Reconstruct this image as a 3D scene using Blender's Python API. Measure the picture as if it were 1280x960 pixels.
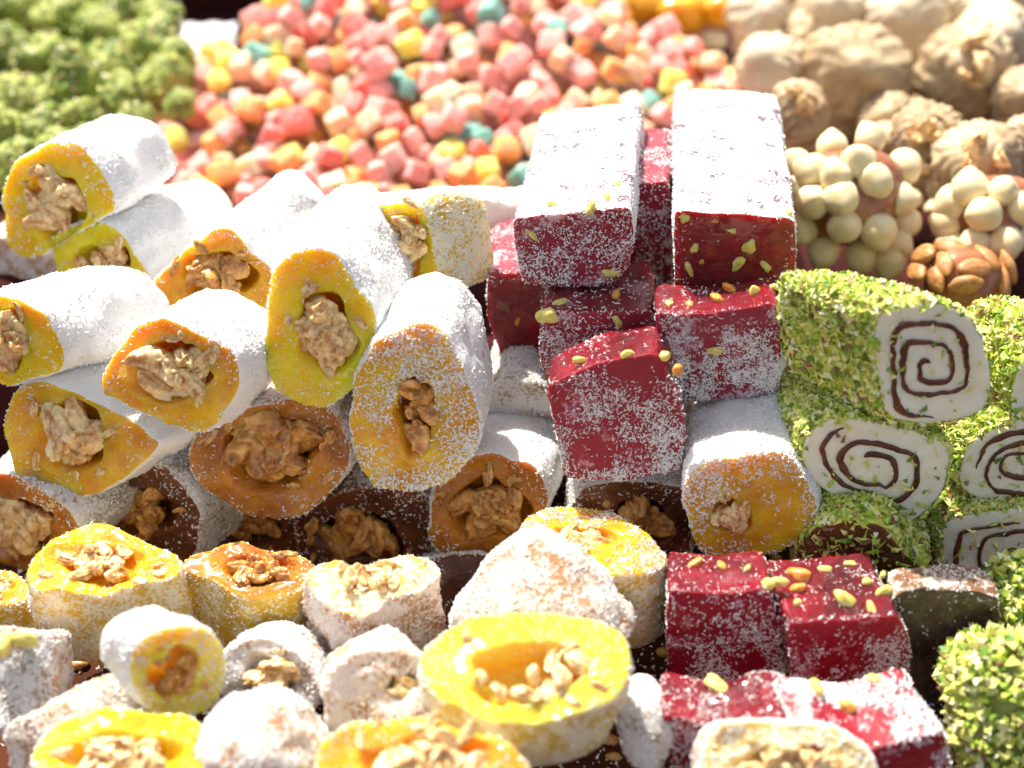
import bpy, bmesh, math, random
import numpy as np
from mathutils import Vector, Matrix

# ------------------------------------------------------------------ camera, light
scene = bpy.context.scene
for o in list(bpy.data.objects): bpy.data.objects.remove(o)
COL = scene.collection
S = 0.01                                   # the tables below are in centimetres
LENS = 52.0
F = 1280 * LENS / 36.0
TH = math.radians(35.0)
CAM = np.array([0.0, 0.0, 31.0])
FWD = np.array([0.0, math.cos(TH), -math.sin(TH)])
UPV = np.array([0.0, math.sin(TH), math.cos(TH)])

cam_d = bpy.data.cameras.new('camera'); cam = bpy.data.objects.new('camera', cam_d); COL.objects.link(cam)
cam.location = Vector(CAM * S); cam.rotation_euler = (math.radians(90) - TH, 0, 0)
cam_d.lens = LENS; cam_d.sensor_width = 36; cam_d.clip_start = 0.02; cam_d.clip_end = 50
cam_d.dof.use_dof = True; cam_d.dof.focus_distance = 0.432; cam_d.dof.aperture_fstop = 6.0
cam_d.dof.aperture_blades = 7
scene.camera = cam

SUN_EL, SUN_AZ = 58.0, -28.0               # azimuth measured from +Y (away from camera), negative = left
world = bpy.data.worlds.new('World'); scene.world = world; world.use_nodes = True
wn = world.node_tree; wn.nodes.clear()
sky = wn.nodes.new('ShaderNodeTexSky'); sky.sky_type = 'NISHITA'; sky.sun_disc = False
sky.sun_elevation = math.radians(SUN_EL); sky.sun_rotation = math.radians(SUN_AZ)
sky.air_density = 1.0; sky.dust_density = 2.5; sky.ozone_density = 1.0
bg = wn.nodes.new('ShaderNodeBackground'); bg.inputs['Strength'].default_value = 0.10
wo = wn.nodes.new('ShaderNodeOutputWorld')
hs = wn.nodes.new('ShaderNodeHueSaturation'); hs.inputs['Saturation'].default_value = .45   # hazy, milky sky
wn.links.new(sky.outputs[0], hs.inputs['Color']); wn.links.new(hs.outputs[0], bg.inputs[0]); wn.links.new(bg.outputs[0], wo.inputs[0])
sd = bpy.data.lights.new('sun', 'SUN'); sun = bpy.data.objects.new('sun', sd); COL.objects.link(sun)
sd.energy = 4.9; sd.angle = math.radians(0.6); sd.color = (1.0, 0.94, 0.84)
a, e = math.radians(SUN_AZ), math.radians(SUN_EL)
sdir = Vector((math.sin(a) * math.cos(e), math.cos(a) * math.cos(e), math.sin(e)))
sun.rotation_euler = sdir.to_track_quat('Z', 'Y').to_euler()
scene.view_settings.view_transform = 'Standard'; scene.view_settings.look = 'None'
scene.view_settings.exposure = 0.92; scene.view_settings.gamma = 1.0
scene.render.engine = 'CYCLES'

# ------------------------------------------------------------------ helpers
rng = np.random.default_rng(7)
random.seed(7)

def ray(u, v):
    u = np.asarray(u, float); v = np.asarray(v, float)
    return FWD + np.stack([(u - 640) / F, np.zeros_like(u), np.zeros_like(u)], -1) + ((480 - v) / F)[..., None] * UPV
def at(u, v, t): return CAM + ray(u, v) * t
def on_plane(u, v, P, n):
    d = ray(u, v); s = np.dot(P - CAM, n) / (d @ n)
    return CAM + d * s[..., None]
def on_z(u, v, z): return on_plane(np.array([u]), np.array([v]), np.array([0, 0, z]), np.array([0, 0, 1.0]))[0]
def px_per_cm(t): return F / t

def hsh(i, j, k, seed):
    n = (i * 374761393 + j * 668265263 + k * 2147483647 + seed * 1274126177) & 0xffffffff
    n = ((n ^ (n >> 13)) * 1274126177) & 0xffffffff
    n = ((n ^ (n >> 16)) * 2246822519) & 0xffffffff
    return ((n ^ (n >> 15)) & 0xffff) / 32767.5 - 1.0
def vn(p, freq, seed=0):
    q = np.asarray(p) * freq + 100.0
    i = np.floor(q).astype(np.int64); f = q - i; f = f * f * (3 - 2 * f)
    r = 0
    for a in (0, 1):
        for b in (0, 1):
            for c in (0, 1):
                w = (f[:, 0] if a else 1 - f[:, 0]) * (f[:, 1] if b else 1 - f[:, 1]) * (f[:, 2] if c else 1 - f[:, 2])
                r = r + w * hsh(i[:, 0] + a, i[:, 1] + b, i[:, 2] + c, seed)
    return r
def vn3(p, freq, seed=0): return np.stack([vn(p, freq, seed + k * 17) for k in range(3)], -1)

def mesh_np(name, V, Fc, mats, midx=None, smooth=True):
    """V in cm (already local); Fc = list/array of tris or quads"""
    me = bpy.data.meshes.new(name)
    Fc = np.asarray(Fc, dtype=np.int32); k = Fc.shape[1]
    me.vertices.add(len(V)); me.vertices.foreach_set('co', (np.asarray(V, np.float32) * S).ravel())
    me.loops.add(Fc.size); me.loops.foreach_set('vertex_index', Fc.ravel())
    me.polygons.add(len(Fc)); me.polygons.foreach_set('loop_start', np.arange(0, Fc.size, k, dtype=np.int32))
    me.polygons.foreach_set('loop_total', np.full(len(Fc), k, np.int32))
    if midx is not None: me.polygons.foreach_set('material_index', np.asarray(midx, np.int32))
    me.polygons.foreach_set('use_smooth', np.full(len(Fc), smooth))
    for m in mats: me.materials.append(m)
    me.update(calc_edges=True); me.validate()
    return me
def link(name, me, parent=None, loc=None, rot=None, scale=None):
    o = bpy.data.objects.new(name, me); COL.objects.link(o)
    if parent: o.parent = parent
    if loc is not None: o.location = Vector(np.asarray(loc, float) * S)
    if rot is not None: o.rotation_euler = rot
    if scale is not None: o.scale = scale
    return o
def tag(o, label, cat, group=None, kind=None):
    if label: o['label'] = label
    if cat: o['category'] = cat
    if group: o['group'] = group
    if kind: o['kind'] = kind
    return o
def thing(name, loc, label, cat, group=None):
    o = bpy.data.objects.new(name, None); COL.objects.link(o); o.empty_display_size = 0.01
    o.location = Vector(np.asarray(loc, float) * S); return tag(o, label, cat, group)

# ------------------------------------------------------------------ materials
def nodes(name):
    m = bpy.data.materials.new(name); m.use_nodes = True
    nt = m.node_tree; b = nt.nodes['Principled BSDF']
    tc = nt.nodes.new('ShaderNodeTexCoord')
    return m, nt, b, tc
def noise(nt, tc, scale, detail=3, rough=0.6, dist=0.0):
    n = nt.nodes.new('ShaderNodeTexNoise'); n.inputs['Scale'].default_value = scale
    n.inputs['Detail'].default_value = detail; n.inputs['Roughness'].default_value = rough
    n.inputs['Distortion'].default_value = dist
    nt.links.new(tc.outputs['Object'], n.inputs['Vector']); return n.outputs['Fac']
def ramp(nt, src, p0, c0, p1, c1, extra=()):
    r = nt.nodes.new('ShaderNodeValToRGB'); r.color_ramp.elements[0].position = p0; r.color_ramp.elements[1].position = p1
    f = lambda c: tuple(c) + (1,) if not isinstance(c, (int, float)) else (c, c, c, 1)
    r.color_ramp.elements[0].color = f(c0); r.color_ramp.elements[1].color = f(c1)
    for p, c in extra:
        el = r.color_ramp.elements.new(p); el.color = f(c)
    nt.links.new(src, r.inputs[0]); return r.outputs[0]
def mixc(nt, fac, a, b):
    m = nt.nodes.new('ShaderNodeMix'); m.data_type = 'RGBA'
    for s, x in ((0, fac), (6, a), (7, b)):
        if isinstance(x, (int, float)): m.inputs[s].default_value = x
        elif isinstance(x, tuple): m.inputs[s].default_value = x + (1,)
        else: nt.links.new(x, m.inputs[s])
    return m.outputs[2]
def bump(nt, b, h, strength, dist):
    n = nt.nodes.new('ShaderNodeBump'); n.inputs['Strength'].default_value = strength; n.inputs['Distance'].default_value = dist
    nt.links.new(h, n.inputs['Height']); nt.links.new(n.outputs[0], b.inputs['Normal'])
def sss(b, w, rad, scale):
    b.inputs['Subsurface Weight'].default_value = w; b.inputs['Subsurface Radius'].default_value = rad
    b.inputs['Subsurface Scale'].default_value = scale

def sugar_mat(name, under, cover=0.6, white=(.90, .885, .87), w=.5, fw=.55, gloss=.75):
    m, nt, b, tc = nodes(name)
    fine = noise(nt, tc, 900, 4, .7); mid = noise(nt, tc, 140, 3, .6)
    add = nt.nodes.new('ShaderNodeMath'); add.operation = 'MULTIPLY_ADD'; add.inputs[1].default_value = fw
    nt.links.new(fine, add.inputs[0])
    h2 = nt.nodes.new('ShaderNodeMath'); h2.operation = 'MULTIPLY'; h2.inputs[1].default_value = 1 - fw
    nt.links.new(mid, h2.inputs[0]); nt.links.new(h2.outputs[0], add.inputs[2])
    c = .5 - (cover - .5) * .34
    f = ramp(nt, add.outputs[0], c - .03, 0.0, c + .03, 1.0)
    b_ = mixc(nt, f, under, white); nt.links.new(b_, b.inputs['Base Color'])
    b.inputs['Roughness'].default_value = gloss
    sss(b, w, (1, .7, .45), .004)
    bump(nt, b, add.outputs[0], .7, .0022)
    return m
def jelly_mat(name, c1, c2, frost=.0, rough=.24, scale=.009, rad=(1, .42, .08)):
    m, nt, b, tc = nodes(name)
    n1 = noise(nt, tc, 60, 3, .6); n2 = noise(nt, tc, 700, 3, .75); n3 = noise(nt, tc, 130, 2, .6)
    base = ramp(nt, n1, .35, c1, .65, c2)
    if frost > 0:
        mul = nt.nodes.new('ShaderNodeMath'); mul.operation = 'MULTIPLY'
        nt.links.new(ramp(nt, n2, .58, 0.0, .64, 1.0), mul.inputs[0])
        nt.links.new(ramp(nt, n3, .62 - frost * .3, 0.0, .72 - frost * .3, .9), mul.inputs[1])
        base = mixc(nt, mul.outputs[0], base, (.85, .8, .66))
    nt.links.new(base, b.inputs['Base Color'])
    b.inputs['Roughness'].default_value = rough; b.inputs['IOR'].default_value = 1.42
    b.inputs['Coat Weight'].default_value = .6; b.inputs['Coat Roughness'].default_value = .12
    sss(b, 1.0, rad, scale)
    add = nt.nodes.new('ShaderNodeMath'); add.operation = 'ADD'; nt.links.new(n2, add.inputs[0]); nt.links.new(n3, add.inputs[1])
    bump(nt, b, add.outputs[0], .8, .0022)
    return m
def plain_mat(name, c1, c2, scale=120, rough=.6, bmp=.4, w=0.0, rad=(1, .5, .25), ss=.003, bd=.001, lo=.38, hi=.62, coat=0, fine=None):
    m, nt, b, tc = nodes(name)
    n1 = noise(nt, tc, scale, 4, .65)
    base = ramp(nt, n1, lo, c1, hi, c2)
    if fine: base = mixc(nt, ramp(nt, noise(nt, tc, 500, 3, .7), .55, 0.0, .62, 1.0), base, fine)
    nt.links.new(base, b.inputs['Base Color'])
    b.inputs['Roughness'].default_value = rough
    if coat: b.inputs['Coat Weight'].default_value = coat; b.inputs['Coat Roughness'].default_value = .2
    if w: sss(b, w, rad, ss)
    bump(nt, b, n1, bmp, bd)
    return m

WHITE = sugar_mat('white_sugar_crust', (.62, .46, .30), .88)
CREAM = sugar_mat('cream_sugar_crust', (.74, .48, .05), .56, (.88, .80, .56))
YELLOWC = sugar_mat('thin_sugar_over_yellow', (.70, .44, .02), .40, (.86, .76, .42))
PINKW = sugar_mat('sugar_over_pale_brown', (.52, .27, .11), .58, (.84, .76, .70))
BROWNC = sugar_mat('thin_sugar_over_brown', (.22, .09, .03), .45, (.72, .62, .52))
GREYC = sugar_mat('grey_and_shaded_sugar_crust', (.40, .28, .2), .62, (.72, .70, .68))  # grey crust; for shaded white rolls the shade is put into this colour
REDW = sugar_mat('white_coconut_over_red', (.13, .05, .07), .64, (.86, .84, .85), .4)
REDP = sugar_mat('coconut_over_red', (.33, .001, .018), .20, (.62, .30, .38), .8, .35, .35)
REDM = sugar_mat('coconut_over_dark_red', (.30, .006, .03), .34, (.58, .42, .48), .7, .35, .4)
Y1 = jelly_mat('yellow_jelly', (.93, .56, .002), (.97, .76, .006), .35, rad=(1, .58, .08))
Y2 = jelly_mat('amber_jelly', (.72, .30, .002), (.95, .60, .005), .3, rad=(1, .5, .06))
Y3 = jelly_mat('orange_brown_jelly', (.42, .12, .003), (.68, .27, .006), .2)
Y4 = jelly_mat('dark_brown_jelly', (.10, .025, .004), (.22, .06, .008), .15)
YF = jelly_mat('frosted_yellow_jelly', (.92, .66, .03), (.95, .80, .10), .6)
RJ = jelly_mat('red_jelly', (.20, .0006, .006), (.36, .001, .010), 0, .16, .009, (1, .06, .06))
RF = jelly_mat('frosted_red_jelly', (.10, .0005, .006), (.32, .001, .016), .15, .14, .008, (1, .12, .12))
FLAKE = plain_mat('sugar_shreds', (.88, .87, .85), (.93, .92, .90), 300, .55, .0)
FLAKEY = plain_mat('golden_sugar_shreds', (.84, .68, .34), (.88, .80, .58), 300, .5, .0)
WAL = plain_mat('walnut_kernel', (.46, .19, .04), (.93, .70, .36), 110, .38, .4, .35, (1, .5, .25), .002, .0008, .36, .56, .15)
WALD = plain_mat('syrupy_walnut_kernel', (.30, .09, .01), (.82, .46, .13), 100, .22, .5, .4, (1, .5, .25), .003, .0008, .36, .62, .4)
PIS = plain_mat('pistachio_kernel', (.60, .50, .08), (.82, .74, .28), 200, .4, .3, .4, (1, .9, .3), .003, .0005, .35, .65)
PISR = plain_mat('red_stained_nut', (.72, .20, .03), (.70, .45, .10), 200, .35, .3, .4, (1, .6, .3), .003, .0005, .35, .65)
HAZ = plain_mat('blanched_hazelnut', (.76, .60, .32), (.86, .75, .50), 90, .42, .25, .4, (1, .7, .4), .003, .0008, .35, .65)
ALM = plain_mat('almond_skin', (.36, .14, .04), (.58, .28, .09), 160, .5, .5, 0, bd=.0008)
CARA = plain_mat('caramel_jelly', (.26, .08, .03), (.44, .17, .07), 90, .25, .4, .6, (1, .4, .2), .004, .001, coat=.3)
FIG = plain_mat('dried_fig_skin', (.36, .24, .12), (.64, .50, .31), 60, .62, .6, .25, (1, .6, .3), .004, .0012, .34, .66)
FIGP = plain_mat('pale_dried_fig_skin', (.52, .40, .25), (.76, .66, .50), 50, .65, .5, .25, (1, .6, .3), .004, .0012, .34, .66)
GRN = plain_mat('pistachio_crumb_coat', (.24, .30, .02), (.60, .64, .10), 200, .6, .8, .2, (1, 1, .4), .002, .0016, .36, .60)
GRNL = plain_mat('loose_pistachio_crumb', (.08, .13, .010), (.40, .43, .10), 55, .7, .9, .1, (1, 1, .4), .003, .003, .38, .62)
PF = [plain_mat('pistachio_sliver_' + n, a_, b_, 200, .5, .1) for n, a_, b_ in
      (('yellow_green', (.72, .70, .14), (.86, .84, .34)), ('bright_green', (.36, .52, .05), (.56, .68, .10)),
       ('pale', (.84, .84, .48), (.90, .90, .62)), ('deep_green', (.10, .22, .02), (.20, .34, .04)), ('skin_brown', (.22, .09, .05), (.40, .22, .12)))]
CREMA = plain_mat('cream_filling', (.92, .85, .68), (.95, .90, .77), 120, .5, .3, .5, (1, .8, .6), .004, .0006)
CHOC = plain_mat('chocolate_swirl', (.07, .018, .008), (.16, .045, .02), 200, .35, .3, 0)
DRK = plain_mat('dark_brown_sweet', (.03, .018, .014), (.10, .06, .045), 160, .45, .6, 0, fine=(.12, .08, .07))
TABLE = plain_mat('stall_counter', (.05, .016, .008), (.09, .03, .014), 30, .95, .3); TABLE.node_tree.nodes['Principled BSDF'].inputs['Specular IOR Level'].default_value = .1
MAROON = plain_mat('maroon_tray', (.035, .008, .008), (.06, .014, .013), 40, .95, .2); MAROON.node_tree.nodes['Principled BSDF'].inputs['Specular IOR Level'].default_value = .1
PAPER = plain_mat('white_paper', (.78, .76, .78), (.84, .82, .84), 60, .7, .1)
AMBER = plain_mat('candied_fruit', (.80, .30, .01), (.90, .55, .02), 40, .2, .3, .9, (1, .5, .1), .01, .001, coat=.4)
def gummy_mat(name, c, w):
    m, nt, b, tc = nodes('gummy_' + name)
    f = ramp(nt, noise(nt, tc, 700, 2, .6), .46, 0.0, .60, .85)
    w = tuple(x * .7 + y * .3 for x, y in zip(w, (.92, .84, .84)))
    nt.links.new(mixc(nt, f, c, w), b.inputs['Base Color']); b.inputs['Roughness'].default_value = .7; b.inputs['Specular IOR Level'].default_value = .25
    sss(b, .85, tuple(max(x, .12) for x in c), .010); bump(nt, b, noise(nt, tc, 600, 2, .6), .5, .0015)
    return m
GUM = {'pink': gummy_mat('pink', (.90, .33, .28), (.93, .60, .55)), 'red': gummy_mat('red', (.88, .12, .09), (.92, .42, .36)),
       'orange': gummy_mat('orange', (.90, .30, .02), (.92, .60, .34)), 'yellow': gummy_mat('yellow', (.90, .72, .03), (.92, .86, .45)),
       'teal': gummy_mat('teal', (.10, .36, .27), (.42, .62, .58)), 'peach': gummy_mat('peach', (.90, .45, .24), (.92, .74, .60)),
       'white': gummy_mat('white', (.84, .72, .42), (.90, .86, .70))}

# ------------------------------------------------------------------ shared little meshes
def ico(sub):
    bm = bmesh.new(); bmesh.ops.create_icosphere(bm, subdivisions=sub, radius=1.0)
    V = np.array([v.co[:] for v in bm.verts]); T = np.array([[v.index for v in f.verts] for f in bm.faces]); bm.free()
    return V, T
ICO = {k: ico(k) for k in (2, 3, 4, 5)}
def walnut_mesh(seed, mat):
    V, T = ICO[4]; V = V.copy()
    Wp = V + .30 * vn3(V, 1.1, seed + 40)
    rid = 1 - np.abs(vn(Wp * [1, 1.6, 1], 1.5, seed)); rid2 = 1 - np.abs(vn(Wp, 2.8, seed + 5))
    r = .64 + .46 * rid ** 1.3 + .10 * rid2 ** 1.5 + .20 * vn(V, 1.0, seed + 9)
    V = V * r[:, None] * [1.0, .68, .52]
    V[:, 2] += .35 * V[:, 0] ** 2 - .12                         # curled like a kernel half
    V += .025 * vn3(V, 2.5, seed + 3)
    return mesh_np('walnut_piece', V, T, [mat])
WALN = [walnut_mesh(11 + 7 * k, WAL) for k in range(7)]
WALM = [walnut_mesh(91 + 7 * k, WALD) for k in range(7)]
def chip_mesh(seed, mat):
    V, T = ICO[3]; V = V * (1 + .3 * vn(V, 1.3, seed) + .12 * vn(V, 3.2, seed + 1))[:, None] * [1.0, .66, .6]
    return mesh_np('pistachio_piece', V, T, [mat])
CHIP = [chip_mesh(s, PIS) for s in (3, 8, 15, 21)]; CHIPR = [chip_mesh(s, PISR) for s in (33, 38)]
def haz_mesh(seed):
    V, T = ICO[3]; z = V[:, 2]
    V = V * (1 + .10 * vn(V, 1.5, seed) + .03 * vn(V, 4, seed))[:, None]
    V[:, 0:2] *= (1 - .16 * np.clip(z, 0, 1) ** 2)[:, None]; V[:, 2] *= 1.05; V[:, 2] += .1 * np.clip(z, 0, 1) ** 6
    return mesh_np('hazelnut', V, T, [HAZ])
HAZN = [haz_mesh(s) for s in (2, 5, 9)]
def alm_mesh(seed):
    V, T = ICO[4]; x = V[:, 0]
    V = V.copy(); w = 1 - .45 * np.clip(x, 0, 1) ** 2; V[:, 1] *= .58 * w; V[:, 2] *= .38 * w
    V *= (1 + .04 * vn(V * [.6, 4, 4], 3.0, seed))[:, None]
    return mesh_np('almond', V, T, [ALM])
ALMN = [alm_mesh(4), alm_mesh(6)]

def orient(n, spin):
    """euler turning local z to n (world) with a spin about it"""
    q = Vector(n).to_track_quat('Z', 'Y'); return (q @ Matrix.Rotation(spin, 3, 'Z').to_quaternion()).to_euler()

# ------------------------------------------------------------------ outline + body
def resample(P, M, sharp):
    P = np.asarray(P, float); n = len(P); out = []
    if sharp:
        for i in range(n):
            a, b = P[i], P[(i + 1) % n]; k = 24
            out += [a + (b - a) * j / k for j in range(k)]
    else:
        for i in range(n):
            p0, p1, p2, p3 = P[i - 1], P[i], P[(i + 1) % n], P[(i + 2) % n]
            for j in range(24):
                t = j / 24
                out.append(.5 * (2 * p1 + (p2 - p0) * t + (2 * p0 - 5 * p1 + 4 * p2 - p3) * t * t + (3 * p1 - p0 - 3 * p2 + p3) * t ** 3))
    out = np.array(out); L = np.r_[0, np.cumsum(np.linalg.norm(np.diff(np.vstack([out, out[:1]]), axis=0), axis=1))]
    s = np.linspace(0, L[-1], M, endpoint=False); cl = np.vstack([out, out[:1]])
    R = np.stack([np.interp(s, L, cl[:, k]) for k in (0, 1)], -1)
    for _ in range(3 if sharp else 1): R = .25 * np.roll(R, 1, 0) + .5 * R + .25 * np.roll(R, -1, 0)
    return R

def flakes(V, T, dens, mat, size=(.07, .20), thick=.016, lift=.0, seed=1, mats=None, flat=.35):
    """elongated tetrahedra lying on triangles T of V; dens = flakes per cm2 for each triangle"""
    r = np.random.default_rng(seed)
    A, B, C = V[T[:, 0]], V[T[:, 1]], V[T[:, 2]]
    N = np.cross(B - A, C - A); ar = np.linalg.norm(N, axis=1) / 2; N = N / np.maximum(2 * ar, 1e-9)[:, None]
    w = ar * dens; tot = w.sum(); n = int(tot)
    if n < 4: return None
    idx = r.choice(len(T), n, p=w / tot)
    u, v = r.random(n), r.random(n); fl = u + v > 1; u[fl] = 1 - u[fl]; v[fl] = 1 - v[fl]
    P = A[idx] + (B - A)[idx] * u[:, None] + (C - A)[idx] * v[:, None]; Nn = N[idx]
    d = r.normal(size=(n, 3)); d -= Nn * (d * Nn).sum(1)[:, None]; d /= np.linalg.norm(d, axis=1)[:, None]
    d = d + Nn * np.abs(r.normal(0, flat, n))[:, None]; d /= np.linalg.norm(d, axis=1)[:, None]
    sd_ = np.cross(d, Nn); sd_ /= np.maximum(np.linalg.norm(sd_, axis=1), 1e-6)[:, None]
    L = (size[0] * .8 + (size[1] * 1.15 - size[0] * .8) * r.random(n) ** 1.7)[:, None]; W = (thick * r.uniform(.5, 1.9, n))[:, None]
    P = P + Nn * (lift + .3 * W)
    V4 = np.stack([P - d * L / 2 - sd_ * W, P - d * L / 2 + sd_ * W, P + d * L / 2 + sd_ * W * .6, P + Nn * W * 1.6], 1).reshape(-1, 3)
    b = np.arange(n)[:, None] * 4
    F4 = np.stack([b + [0, 1, 2], b + [0, 3, 1], b + [1, 3, 2], b + [2, 3, 0]], 1).reshape(-1, 3)
    mi = None
    if mats: mi = np.repeat(r.choice(len(mats), n, p=[.38, .28, .15, .12, .07]), 4)
    return V4, F4, mi

def prism(name, label, cat, group, outline, t, az=0, L=4, pitch=0, axis=None, normal=None, hole=None, side=WHITE, cap=Y1,
          lip=.05, rim=.22, taper=.0, seed=1, sharp=False, noise_amp=.12, M=96, dside=70, dcap=6, nuts=5, wal=WAL, walset=None,
          hdepth=.7, flk=FLAKE, partname='jelly', flake_name='sugar_coating', rough_amp=.024, capnuts=(), topnuts=(), drim=60, nsz=1.0,
          bulge=.03, fsize=(.06, .18), flk_w=.017, grad=0, dome=0, dust=0):
    r = np.random.default_rng(seed)
    ol = resample(outline, M, sharp)
    if np.cross(np.roll(ol, -1, 0) - ol, ol - ol.mean(0)).sum() > 0: ol = ol[::-1]
    c = ol.mean(0)
    if axis is None:
        a, p = math.radians(az), math.radians(pitch)
        ax = np.array([math.sin(a) * math.cos(p), math.cos(a) * math.cos(p), math.sin(p)])
    else: ax = np.array(axis, float); ax /= np.linalg.norm(ax)
    n = -ax if normal is None else np.array(normal, float); n /= np.linalg.norm(n)
    P0 = at(c[0], c[1], t)
    U = lambda q: on_plane(q[:, 0], q[:, 1], P0, n)
    Q = U(ol); Cq = Q.mean(0)
    rings, mats = [], []
    K = 18
    # back cap
    for f_, dz in ((.02, 0), (.35, .0), (.7, .0), (.9, .03), (.98, .12)):
        rings.append(Cq + ax * (L - dz) + (Q - Cq) * f_ * (1 + lip - taper)); mats.append(0)
    for k in range(K):
        s = 1 - (k + .5) / K; s = s ** 1.0
        d = rim + (L - .3 - rim) * s
        sc = (1 + lip) * (1 + bulge * math.sin(math.pi * s)) - taper * s
        rings.append(Cq + ax * d + (Q - Cq) * sc); mats.append(0)
    rings.append(Cq + ax * rim * .45 + (Q - Cq) * (1 + lip * .9)); mats.append(0)
    rings.append(Cq + ax * rim * .1 + (Q - Cq) * (1 + lip * .5)); mats.append(0)
    rings.append(Q + ax * 0); mats.append(1)
    if hole:
        hx, hy, hrx, hry = hole
        hrx *= 1.12; hry *= 1.12
        ang = np.arctan2((ol[:, 1] - hy) / hry, (ol[:, 0] - hx) / hrx)
        ph = r.uniform(0, 6.28, 4)
        wob = 1 + .10 * np.sin(2 * ang + ph[0]) + .09 * np.sin(3 * ang + ph[1]) + .06 * np.sin(5 * ang + ph[2])
        hp = np.stack([hx + hrx * wob * np.cos(ang), hy + hry * wob * np.sin(ang)], -1)
        H = U(hp); Hc = H.mean(0)
        for k, f_ in enumerate((.06, .14, .25, .38, .52, .66, .8, .9, .97)):
            rings.append(Q + (H - Q) * f_ + ax * (.03 * math.sin(math.pi * f_))); mats.append(1)
        for dd, sc in ((.05, .97), (.2, .9), (.45, .84), (.8, .72), (1, .45), (1.02, .2), (1.02, .02)):
            rings.append(Hc + (H - Hc) * sc + ax * hdepth * dd); mats.append(1)
    else:
        for f_ in (.96, .9, .8, .68, .55, .42, .3, .2, .1, .01):
            rings.append(Cq + (Q - Cq) * f_ - ax * dome * (1 - f_ * f_)); mats.append(1)
    R = len(rings); V = np.concatenate(rings)
    NZ = lambda V: noise_amp * vn3(V, .9, seed) + noise_amp * .6 * vn3(V, 2.1, seed + 31) + rough_amp * vn3(V, 6.0, seed + 57)
    V = V + NZ(V)
    i = np.arange(R - 1)[:, None] * M; j = np.arange(M)[None, :]; jn = (j + 1) % M
    Fq = np.stack([i + j, i + jn, i + M + jn, i + M + j], -1).reshape(-1, 4)
    mi = np.repeat(np.array(mats[1:]), M)
    # outward winding check on the cap (its normal must run along n)
    Tt = np.concatenate([Fq[:, [0, 1, 2]], Fq[:, [0, 2, 3]]]); mit = np.concatenate([mi, mi])
    N = np.cross(V[Tt[:, 1]] - V[Tt[:, 0]], V[Tt[:, 2]] - V[Tt[:, 0]])
    if (N[mit == 1] @ n).sum() < 0:
        Fq = Fq[:, ::-1]; Tt = Tt[:, ::-1]; N = -N
    base = np.array([V[:, 0].mean(), V[:, 1].mean(), V[:, 2].min()])
    root = thing(name, base, label, cat, group)
    link(partname, mesh_np(partname, V - base, Fq, [side, cap], mi), root)
    # shreds
    Nn = N / np.maximum(np.linalg.norm(N, axis=1), 1e-9)[:, None]
    cen = V[Tt].mean(1); dep = (cen - Cq) @ ax
    patch = np.clip(.9 + 1.5 * vn(cen, .9, seed + 3) + 1.0 * vn(cen, 2.6, seed + 4), .06, 3.0) ** 1.25
    up = np.clip(.75 + .5 * Nn[:, 2], .25, 1.2); frontish = np.where(dep > 4.5, .55, 1.0)
    dens = np.where(mit == 0, dside * up * frontish * patch, dcap * patch)
    rr = np.linalg.norm(cen - Cq, axis=1) / np.linalg.norm(Q - Cq, axis=1).mean()
    dens = dens + np.where(mit == 1, dust * np.clip(vn(cen, .8, seed + 21) * 2.2 + .3, 0, 1), 0)
    dens = dens + np.where((mit == 1) & (rr > .88), drim * .5, 0) + np.where((mit == 0) & (dep < rim), drim, 0)
    if grad:                                                     # sugar gathers on the lower half of the cut face
        hgt = (cen - Cq)[:, 2] / max(np.abs((Q - Cq)[:, 2]).max(), .1)
        dens = np.where(mit == 1, dens * np.clip(1 - grad * .85 * hgt - .15, .12, 1.9), dens)
    if hole:
        ring_of = np.concatenate([np.repeat(np.arange(R - 1), M)] * 2)
        dens = np.where(ring_of >= R - 8, dens * .15, dens)
    back = (Nn @ ax > .8) & (mit == 0); dens = np.where(back, 4, dens)
    fl = flakes(V, Tt, dens, flk, fsize, flk_w, 0, seed + 1)
    if fl:
        o = link(flake_name, mesh_np(flake_name, fl[0] - base, fl[1], [flk], None, False), root); o['kind'] = 'stuff'
    # nut pieces in the hole
    pool = walset or (WALM if wal is WALD else WALN)
    if hole and nuts:
        k = px_per_cm(t)
        nuts += 2
        for q in range(nuts):
            an = 6.283 * (q + r.uniform(-.25, .25)) / nuts + seed; rad = .62 if q else .1
            if nuts > 6 and q % 2: rad = .36
            hu, hv = hx + hrx * rad * math.cos(an), hy + hry * rad * math.sin(an)
            p = U(np.array([[hu, hv]]))[0] + ax * (r.uniform(.0, .36) * hdepth)
            sz = .50 * (hrx + hry) / 2 / k * r.uniform(.85, 1.2) * nsz
            link('walnut_piece', pool[int(r.integers(len(pool)))], root, p - base, orient(n + r.normal(0, .45, 3), r.uniform(0, 6.28)),
                 tuple(sz * r.uniform(.85, 1.15, 3)))
    if hole and nuts >= 5:                                       # slivers sunk in the jelly round the hollow
        k = px_per_cm(t)
        for q in range(5):
            an = r.uniform(0, 6.28); rad = r.uniform(1.05, 1.3)
            p = U(np.array([[hx + hrx * rad * math.cos(an), hy + hry * rad * math.sin(an)]]))[0] + ax * .04
            sz = .20 * (hrx + hry) / 2 / k * r.uniform(.6, 1.2)
            link('walnut_piece', pool[int(r.integers(len(pool)))], root, p - base, orient(n + r.normal(0, .3, 3), r.uniform(0, 6.28)), (sz * 1.3, sz * .9, sz * .7))
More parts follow.
